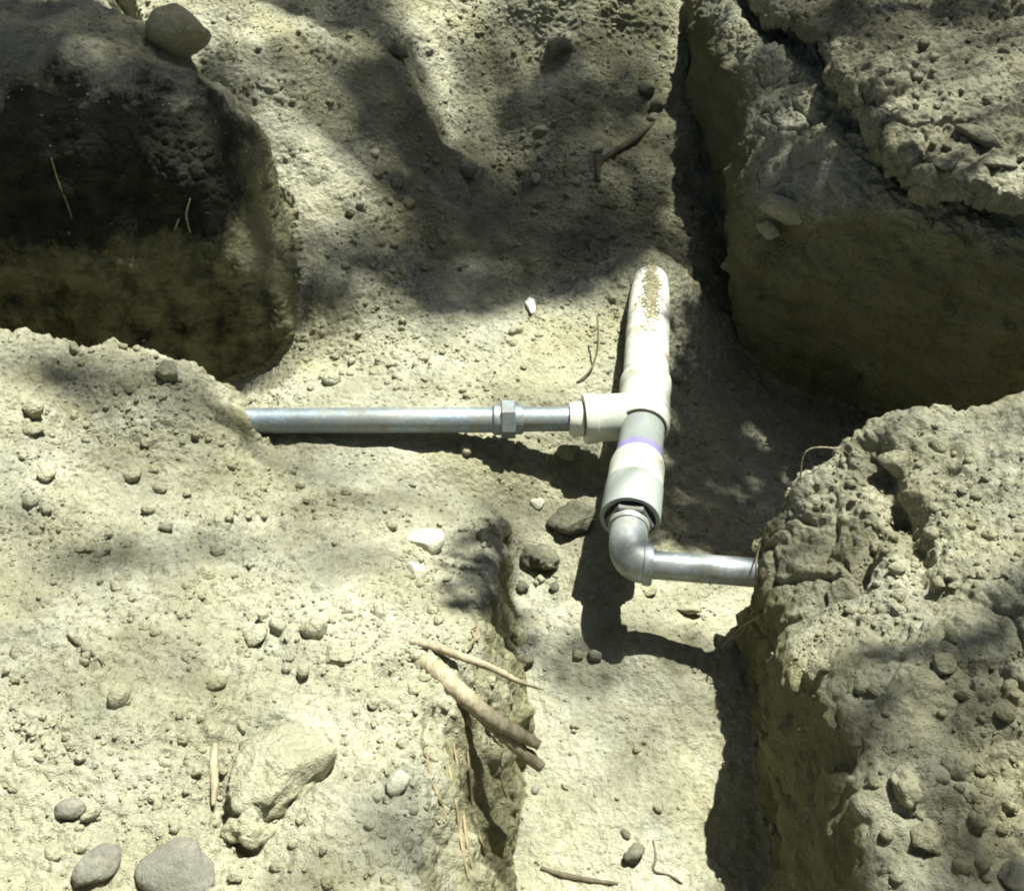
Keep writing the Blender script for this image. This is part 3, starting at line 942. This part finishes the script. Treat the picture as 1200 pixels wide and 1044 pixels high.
# stones one can tell apart: seen at, half width in survey px, mesh style, material, name, label
STONES = [
    (200, 48, 36, 'r', M_clod, 'rock', 'angular pale rock lying on top of the back left bank', (1, .8, .85), 0.12),
    (490, 636, 28, 'f', M_pale, 'stone', 'white angular stone on the front left bank above its smaller white neighbour', (.95, .8, .6), 0.3),
    (488, 674, 20, 'f', M_pale, 'stone', 'small white stone tucked just below the larger white stone', (1, .7, .6), 0.3),
    (617, 360, 23, 'f', M_white, 'shaving', 'bright white shaving of plastic lying on the floor left of the white pipe', (1, .34, .22), -.05),
    (630, 655, 23, 'c', M_dark, 'clod', 'dark crumbly clod on the trench floor left of the steel elbow', (.85, 1, .7), 0.2),
    (668, 613, 27, 'c', M_dark, 'clod', 'dark crumbly clod on the floor beside the white adapter', (1, .75, .6), 0.2),
    (567, 632, 13, 'c', M_dark, 'clod', 'small dark clod at the top of the front left bank wall', (1, .8, .7), 0.3),
    (631, 590, 11, 'f', M_pale, 'chip', 'small pale square chip on the floor below the tee', (1, .9, .4), 0.3),
    (664, 535, 14, 'f', M_clod, 'clod', 'brown clod in the shadow right under the reducer', (.8, 1, .9), 0.2),
    (213, 1022, 50, 'r', M_stone, 'stone', 'large rounded grey stone at the bottom edge, biggest of the stones', (1, .85, .42), 0.4),
    (112, 1018, 30, 'r', M_stone, 'stone', 'rounded grey stone at the bottom edge left of the biggest stone', (.8, 1, .6), 0.35),
    (82, 950, 19, 'r', M_stone, 'stone', 'upright oval grey stone near the bottom left above the rounded stones', (.65, 1, .6), 0.3),
    (106, 957, 14, 'r', M_clod, 'stone', 'narrow stone leaning against the upright oval grey stone', (.45, 1, .6), 0.25),
    (135, 822, 17, 'r', M_clod, 'stone', 'lone dark shadowed stone on the left of the bright bank', (.7, 1, .8), 0.15),
    (466, 920, 17, 'r', M_pale, 'pebble', 'smooth oval whitish pebble near the trench edge at lower middle', (.8, 1, .6), 0.3),
    (284, 853, 10, 'r', M_clod, 'pebble', 'small flat pebble on top of the big soil clod', (1, .5, .5), 0.3),
    (325, 905, 68, 'c', M_clod, 'clod', 'big broken soil clod with a dark split beneath it on the left bank', (1, .85, .52), 0.30),
    (300, 965, 32, 'c', M_clod, 'clod', 'pointed soil clod at the foot of the big broken clod', (.8, 1, .7), 0.3),
    (365, 738, 18, 'b', M_clod, 'clod', 'blocky soil clod right of middle on the bright bank, above the big clod', (1, .9, .8), 0.25),
    (310, 722, 12, 'b', M_clod, 'clod', 'small blocky clod left of the blocky soil clod', (1, .8, .7), 0.25),
    (302, 745, 20, 'f', M_clod, 'clod', 'flat pale clod just under the small blocky clod', (1, .7, .5), 0.3),
    (395, 770, 24, 'b', M_clod, 'clod', 'pale soil lump between the blocky clod and the root hollow', (1, .8, .5), 0.35),
    (305, 785, 15, 'f', M_clod, 'stone', 'flat stone on the bright bank between the blocky clods', (1, .6, .5), 0.3),
    (40, 480, 17, 'b', M_clod, 'clod', 'rounded clod on the left side of the mound by the frame edge', (1, .8, .7), 0.3),
    (40, 506, 13, 'r', M_clod, 'stone', 'dull stone below the rounded clod on the mound', (1, .8, .6), 0.25),
    (196, 440, 26, 'b', M_clod, 'clod', 'large smooth clod on the crest of the mound', (1, .6, .6), 0.4),
    (152, 452, 20, 'b', M_clod, 'clod', 'smaller clod left of the large smooth clod on the mound crest', (1, .7, .6), 0.4),
    (86, 411, 9, 'b', M_clod, 'clod', 'tiny clod standing up on the crest of the mound', (.9, .9, 1), 0.2),
    (55, 556, 17, 'b', M_clod, 'clod', 'shaded clod below the mound near the left edge', (1, .7, .6), 0.3),
    (156, 558, 14, 'r', M_clod, 'stone', 'round earth coloured stone among the crumbs below the mound', (.8, 1, .7), 0.3),
    (188, 574, 10, 'r', M_clod, 'stone', 'small grey stone right of the round earth coloured stone', (1, .8, .7), 0.3),
    (740, 1003, 15, 'c', M_dark, 'clod', 'dark clod on the trench floor at the bottom of the picture', (1, .7, .7), 0.15),
    (733, 978, 7, 'r', M_dark, 'stone', 'little dark stone just above the dark clod at the bottom', (1, .7, .6), 0.2),
    (697, 770, 9, 'r', M_stone, 'stone', 'small grey upright stone alone in the middle of the trench floor', (.7, 1, .8), 0.2),
    (612, 688, 9, 'c', M_dark, 'clod', 'dark crumb at the wall foot below the left dark clod', (1, .8, .7), 0.2),
    (652, 690, 7, 'c', M_dark, 'clod', 'tiny dark crumb below the clod left of the elbow', (1, .8, .7), 0.2),
    (615, 775, 12, 'c', M_dark, 'clod', 'dark clod at the foot of the left wall above the roots', (1, .7, .7), 0.25),
    (626, 925, 7, 'r', M_stone, 'stone', 'little grey stone on the floor below the root tips', (1, .7, .6), 0.25),
    (758, 695, 12, 'b', M_clod, 'clod', 'small clod on the lit floor patch under the right steel pipe', (1, .7, .6), 0.25),
    (806, 718, 15, 'b', M_clod, 'clod', 'shaded clod on the lit floor patch nearest the right bank', (1, .6, .6), 0.25),
    (760, 682, 9, 'b', M_clod, 'clod', 'crumb right under the flange of the elbow', (1, .7, .6), 0.25),
    (545, 200, 14, 'r', M_clod, 'stone', 'rounded shaded stone in the hollow of the trench, at its back', (1, .8, .7), 0.25),
    (437, 180, 8, 'r', M_pale, 'stone', 'small pale stone halfway up the left slope', (1, .8, .7), 0.2),
    (476, 239, 20, 'f', M_clod, 'stone', 'flat long pale stone lying at the foot of the left slope', (1, .45, .35), 0.2),
    (630, 212, 8, 'r', M_pale, 'stone', 'little pale stone in the middle of the back trench', (.8, 1, .8), 0.2),
    (700, 178, 14, 'b', M_clod, 'clod', 'clod beside the dark stick in the back trench', (1, .7, .6), 0.3),
    (755, 104, 15, 'b', M_clod, 'stone', 'pale block at the right side of the back slope', (1, .7, .7), 0.2),
    (770, 128, 10, 'c', M_dark, 'clod', 'dark crumb right below the pale block', (1, .8, .7), 0.2),
    (655, 58, 15, 'c', M_dark, 'clod', 'dark shaded clod in the back slope', (1, .9, .8), 0.3),
    (463, 62, 12, 'c', M_dark, 'clod', 'dark round clod set in the bright back slope', (1, 1, .8), 0.3),
    (605, 390, 9, 'r', M_clod, 'stone', 'stone at the bright spot of the floor behind the pipes', (1, .8, .7), 0.3),
    (388, 448, 11, 'r', M_clod, 'stone', 'pale stone in the crumbs just behind the left steel pipe', (1, .8, .7), 0.3),
    (546, 528, 9, 'r', M_clod, 'stone', 'pale stone on the lip under the left steel pipe', (1, .8, .7), 0.3),
    (788, 440, 13, 'b', M_clod, 'clod', 'earth lump against the right side of the tee', (.6, 1, .9), 0.2),
    (1146, 162, 36, 'f', M_crust, 'stone', 'large flat pale stone on the broken crust', (1, .55, .3), 0.2),
    (1170, 195, 26, 'f', M_crust, 'stone', 'flat pale slab piece below the large flat stone on the crust', (1, .6, .3), 0.25),
    (1110, 195, 22, 'f', M_crust, 'stone', 'low flat piece near the front edge of the crust', (1, .7, .3), 0.3),
    (915, 248, 36, 'b', M_clod, 'rock', 'rock wedged in the hollow below the broken crust', (1, .45, .5), 0.35),
    (900, 268, 22, 'b', M_clod, 'rock', 'smaller pointed rock at the left end of the wedged rock', (1, .5, .5), 0.35),
    (1078, 590, 24, 'b', M_clod, 'clod', 'rounded lump in the cleft of the front right bank', (1, .8, .8), 0.35),
    (1050, 540, 22, 'b', M_clod, 'clod', 'upper lump hanging over the cleft of the front right bank', (.9, 1, .9), 0.4),
    (1105, 780, 20, 'b', M_clod, 'clod', 'mid sized clod in the middle of the front right bank', (1, .8, .7), 0.3),
    (1180, 835, 15, 'b', M_clod, 'clod', 'shaded clod at the right frame edge on the front right bank', (1, .8, .7), 0.25),
    (1130, 812, 13, 'b', M_clod, 'clod', 'small clod between the mid sized clod and the frame edge', (1, .8, .7), 0.25),
    (1060, 925, 24, 'c', M_clod, 'clod', 'crumbly clod over the dark hollow in the front right bank', (1, .7, .7), 0.3),
    (1120, 900, 20, 'c', M_clod, 'clod', 'crumbly clod just right of the dark hollow in the front right bank', (1, .8, .7), 0.3),
    (1085, 985, 22, 'c', M_clod, 'clod', 'lower crumbly clod below the dark hollow in the front right bank', (1, .8, .7), 0.3),
    (1190, 1030, 26, 'r', M_stone, 'stone', 'rounded pale stone in the bottom right corner', (1, .8, .6), 0.35),
]
STYLE = {'b': (12, .10), 'f': (12, .03), 'c': (5, .34), 'r': (5, .14)}
for i, (px, py, w, st, mat, nm, lab, sq, sink) in enumerate(STONES):
    p, n = sight(px, py)
    dist = (p - cam.location).dot(ray(600, 522).normalized())
    r = w * dist / FPX
    fa, bu = STYLE[st]
    me = stone_mesh(nm, 100 + i, mat, 4 if w > 22 else 3, fa, bu, sq, st != 'f')
    o = link(nm, me)
    set_down(o, px, py, r, sink, .15, .62 if nm == 'shaving' else random.uniform(-.25, .25), sq[2])
    tag(o, lab, nm)

# loose clods of each area: countable, alike
def point_in(poly, x, y):
    c = False
    for i in range(len(poly)):
        (ax_, ay_), (bx_, by_) = poly[i], poly[i - 1]
        if (ay_ > y) != (by_ > y) and x < (bx_ - ax_) * (y - ay_) / (by_ - ay_) + ax_: c = not c
    return c
AREAS = {
    'mound': ([(0, 470), (250, 500), (480, 600), (440, 640), (0, 640)], M_clod,
              'small loose soil clod on the slope below the mound', 'loose clods below the mound', 24, (6, 12)),
    'left': ([(0, 640), (440, 640), (520, 700), (480, 860), (0, 860)], M_clod,
             'small loose soil clod on the bright middle of the left bank', 'loose clods in the middle of the left bank', 32, (6, 14)),
    'near': ([(0, 860), (480, 860), (510, 1044), (0, 1044)], M_clod,
             'small loose soil clod around the grey stones at the bottom left', 'loose clods around the grey stones', 32, (6, 14)),
    'right': ([(960, 590), (1050, 500), (1200, 470), (1200, 740), (960, 740)], M_clod,
              'small loose soil clod on the upper part of the front right bank', 'loose clods on the upper front right bank', 32, (6, 12)),
    'hollow': ([(960, 740), (1200, 740), (1200, 1044), (1010, 1044), (960, 800)], M_clod,
               'small loose soil clod on the lower part of the front right bank', 'loose clods on the lower front right bank', 38, (6, 13)),
    'back': ([(380, 110), (520, 170), (640, 110), (780, 100), (750, 290), (600, 320), (420, 330), (400, 250)], M_clod,
             'small loose soil clod in the back part of the trench', 'loose clods in the back of the trench', 60, (5, 10)),
    'crust': ([(1000, 20), (1200, 10), (1200, 220), (1090, 210), (1020, 130)], M_crust,
              'small crust crumb on top of the broken crust', 'crumbs on the broken crust', 36, (5, 10)),
    'behind': ([(360, 420), (500, 400), (520, 460), (380, 470)], M_clod,
               'small loose clod on the floor behind the left steel pipe', 'loose clods behind the left steel pipe', 22, (4, 8)),
}
for key, (poly, mat, lab, grp, cnt, (w0, w1)) in AREAS.items():
    protos = [stone_mesh('clod', 500 + 17 * k + len(key), mat, 2, (4, 9, 14)[k % 3], .22, (1, random.uniform(.7, .9), random.uniform(.55, .8))) for k in range(6)]
    xs_, ys_ = [p[0] for p in poly], [p[1] for p in poly]
    centres = [(random.uniform(min(xs_), max(xs_)), random.uniform(min(ys_), max(ys_))) for _ in range(9)]
    k = 0
    while k < cnt:
        if random.random() < .6:
            c = random.choice(centres)
            x, y = random.gauss(c[0], 45), random.gauss(c[1], 28)
        else:
            x, y = random.uniform(min(xs_), max(xs_)), random.uniform(min(ys_), max(ys_))
        if not point_in(poly, x, y) or x < 0 or x > 1199 or y < 0 or y > 1043: continue
        p, n = sight(x, y)
        if n.z < .45: continue
        w = w0 + (w1 - w0) * random.random() ** 2.2
        o = link('clod', random.choice(protos))
        set_down(o, x, y, w * (p - cam.location).length / FPX, random.uniform(.3, .55), .3)
        tag(o, lab, 'clod', grp)
        k += 1

# crumbs and grit: past counting
def grit(name, lab, n, size, sub, mat, seed, where):
    g = np.random.default_rng(seed)
    v, f = ICO[sub]
    vv, ff = [], []
    P = []
    tries = 0
    cl = None
    while len(P) < n and tries < n * 12:
        tries += 1
        if cl is None or random.random() < .04:
            cl = (random.uniform(-.8, .8), random.uniform(.45, 2.7), random.uniform(.03, .14))
        if random.random() < .7: x, y = random.gauss(cl[0], cl[2]), random.gauss(cl[1], cl[2])
        else: x, y = random.uniform(-1, .95), random.uniform(.45, 2.75)
        if abs(x) > .24 + .36 * y or not (.45 < y < 2.8): continue
        h = bvh.ray_cast(Vector((x, y, .9)), Vector((0, 0, -1)))
        if h[0] is None or h[1].z < .5: continue
        if where(h[0]) < random.random(): continue
        P.append((h[0], y))
    for i, (p, y) in enumerate(P):
        r = size * (.5 + 1.6 * random.random() ** 3)
        q = v * (1 + .3 * g.normal(size=(len(v), 1)) * .6) * np.array([1, g.uniform(.65, 1), g.uniform(.5, .9)])
        a = g.uniform(0, 6.28)
        ca, sa = math.cos(a), math.sin(a)
        q = np.stack([q[:, 0] * ca - q[:, 1] * sa, q[:, 0] * sa + q[:, 1] * ca, q[:, 2]], 1) * r + np.array([p.x, p.y, p.z + r * .25])
        vv.append(q); ff.append(f + i * len(v))
    me = mesh_np(name, np.concatenate(vv), np.concatenate(ff), mat, sub > 1)
    tag(link(name, me), lab, name, kind='stuff')
def dens(p):
    if p.x < -.3 and 1.5 < p.y < 1.97 and p.z > .02: return .06
    if p.z < -.10 and -.02 < p.x < .33 and p.y < 1.0: return .10     # swept silt
    if p.z < -.015 and p.y < 1.45 and p.x > -.5: return .25
    from mathutils import noise as mn
    return max(.08, min(1, .5 + 1.6 * mn.noise(p * 7)))
grit('pebbles', 'small pebbles and soil crumbs scattered over the dig', 3200, .0034, 2, M_clod, 3, dens)
grit('grit', 'fine grit scattered over the soil', 22000, .0016, 1, M_clod, 4, dens)

# ------------------------------------------------------------------ roots and twigs
def root_material(name, a, b):
    t = NT(name)
    mp = t.n('ShaderNodeMapping')
    mp.inputs['Scale'].default_value = (1, .25, 1)
    t.l(t.co, mp.inputs['Vector'])
    c = t.ramp(t.noise(120, 5, .7, co=mp.outputs[0]), [(.35, b), (.65, a)])
    t.bump(t.noise(220, 5, .7), .5, .002)
    t.set(**{'Base Color': c, 'Roughness': .8, 'Specular IOR Level': .2})
    return t.m
M_root = root_material('root_bark', (.38, .335, .24), (.19, .16, .105))
M_rootd = root_material('dark_root', (.13, .11, .075), (.07, .06, .04))
M_hair = root_material('hair_root', (.30, .25, .15), (.2, .16, .1))

def root_thing(name, lab, cat, pts, rad, mat, seg=12, group=None, knots=.12):
    """a root through points (seen at, height); smoothed, with swellings"""
    P = [at(*p) if not isinstance(p, Vector) else p for p in pts]
    out = []
    for i in range(len(P) - 1):
        p0, p1, p2, p3 = P[max(i - 1, 0)], P[i], P[i + 1], P[min(i + 2, len(P) - 1)]
        for k in range(8):
            t = k / 8
            out.append(.5 * ((2 * p1) + (p2 - p0) * t + (2 * p0 - 5 * p1 + 4 * p2 - p3) * t * t + (-p0 + 3 * p1 - 3 * p2 + p3) * t ** 3))
    out.append(P[-1])
    n = len(out)
    rr = [max(.0004, np.interp(i / (n - 1), np.linspace(0, 1, len(rad)), rad)) * (1 + random.gauss(0, knots * .5)) for i in range(n)]
    b = out[0].copy()
    bm = bmesh.new()
    sweep(bm, [p - b for p in out], rr, seg)
    if seg > 8:
        cs = np.array([p - b for p in out])
        for v in bm.verts:
            c = Vector(cs[np.argmin(((cs - np.array(v.co)) ** 2).sum(1))])
            v.co = c + (v.co - c) * (1 + random.gauss(0, .06))
    o = bm_obj(name, bm, mat)
    o.location = b
    tag(o, lab, cat, group)
    return o
def under(px, py, d=.010):
    p, n = sight(px, py)
    return p - n * d
root_thing('root', 'thick pale root sticking out of the left bank edge, upper of the thick pair', 'root',
           [under(470, 752, .032), under(492, 772, .008), (515, 790, .085), (540, 812, .082), (575, 840, .07), (605, 858, .06), (632, 873, .05)], [.009, .010, .0108, .0105, .009, .0075, .0055], M_root, knots=.07)
root_thing('root', 'thick pale root branching below the upper thick one, its tip lowest of all', 'root',
           [(550, 825, .07), (580, 850, .058), (605, 874, .045), (636, 900, .03)], [.007, .0085, .008, .0055], M_root)
root_thing('root', 'thin long root crossing above the thick roots at the bank edge', 'root',
           [under(474, 745, .008), under(500, 757, -.003), (545, 771, .088), (580, 784, .075), (605, 797, .07), (638, 808, .065)], [.003, .0042, .0045, .0040, .003, .0012], M_root)
root_thing('root', 'short root fork hanging under the thick roots on the bank edge', 'root',
           [under(506, 796, .006), (528, 820, .07), (545, 838, .06), (552, 850, .05)], [.005, .0055, .004, .002], M_root)
root_thing('root', 'curled thin rootlet above the thin long root', 'root',
           [(548, 760, .07), (556, 748, .075), (560, 735, .07), (552, 738, .06)], [.0016, .0014, .001, .0007], M_hair, 8)
for k, (x0, y0, x1, y1) in enumerate([(512, 850, 552, 1030), (528, 870, 560, 1040), (545, 880, 566, 1000), (500, 880, 520, 960)]):
    pts = []
    for j in range(7):
        t = j / 6
        p, n = sight(x0 + (x1 - x0) * t + 3 * math.sin(5 * t + k), y0 + (y1 - y0) * t)
        pts.append(p + n * .0002)
    root_thing('root', ['dark root strand running down the lower left wall, left of its neighbour', 'dark root strand in the middle of the lower left wall',
                        'dark root strand on the lower left wall closest to the floor', 'short dark root strand by the split at the top of the lower left wall'][k], 'root',
               pts, [.001, .0018, .0015, .0019, .001], M_hair, 8)
def ground_root(name, lab, px, rad, mat, lift=.001, seg=8):
    pts = []
    for (x, y) in px:
        p, n = sight(x, y)
        pts.append(p + n * lift)
    return root_thing(name, lab, 'root' if name != 'twig' else 'twig', pts, rad, mat, seg)
root_thing('rootlet', 'hair thin rootlet arching over the crest of the front right bank', 'root',
           [(938, 575, .10), (940, 540, .135), (950, 526, .15), (975, 525, .15), (992, 530, .145), (1000, 545, .12)], [.0009, .0012, .0012, .0012, .001, .0009], M_root, 6)
root_thing('rootlet', 'hair thin rootlet hanging beside the right steel pipe end', 'root',
           [(905, 610, .05), (893, 632, .03), (886, 660, .035), (888, 690, .0), (884, 715, -.03), (868, 742, -.08), (852, 750, -.12)], [.0012, .0012, .0012, .0012, .001, .0008], M_hair, 6)
root_thing('rootlet', 'hair thin rootlet slanting from the right wall towards the pipe shadow', 'root',
           [(912, 705, .0), (890, 722, -.02), (868, 735, -.06), (846, 758, -.10)], [.0012, .0012, .001, .0008], M_root, 6)
ground_root('twig', 'dark bent stick on the shaded floor of the back trench', [(703, 215), (702, 192), (722, 178), (745, 162), (766, 146)], [.003, .006, .0065, .006, .003], M_rootd, .004)
root_thing('wire', 'thin dark wire standing in the floor just left of the white pipe', 'wire',
           [(700, 372, .005), (701, 392, .0), (699, 415, -.02), (690, 436, -.032), (676, 448, -.036)], [.0016, .0016, .0016, .0016, .0016], M_rootd, 8, knots=0)
ground_root('twig', 'thin twig on the bright left bank by the lone dark stone', [(78, 745), (92, 755), (108, 768), (124, 781)], [.0012, .0018, .0018, .001], M_rootd, .002)
ground_root('twig', 'pale twig standing at the left side of the big broken clod', [(250, 872), (247, 895), (250, 920), (246, 945)], [.003, .0045, .004, .002], M_root, .004)
ground_root('twig', 'long dark root lying on the trench floor at the bottom edge', [(634, 1018), (660, 1026), (690, 1032), (725, 1036)], [.002, .004, .003, .002], M_rootd, .002)
ground_root('twig', 'fine dark rootlet curving on the floor near the lower right shadow', [(765, 985), (768, 1005), (766, 1020), (785, 1026), (800, 1036)], [.001, .0015, .0015, .0012, .001], M_rootd, .001)
ground_root('rootlet', 'fine pale rootlet hanging on the dark back left bank face', [(60, 185), (68, 210), (78, 235), (84, 255)], [.001, .0015, .0015, .001], M_hair, .003)
ground_root('rootlet', 'short pale rootlet hanging on the dark bank face, right of its twin', [(222, 232), (219, 250), (224, 272)], [.0012, .002, .0015], M_root, .004)
ground_root('rootlet', 'short pale rootlet hanging on the dark bank face, left of its twin', [(209, 255), (206, 270)], [.0018, .0015], M_root, .004)
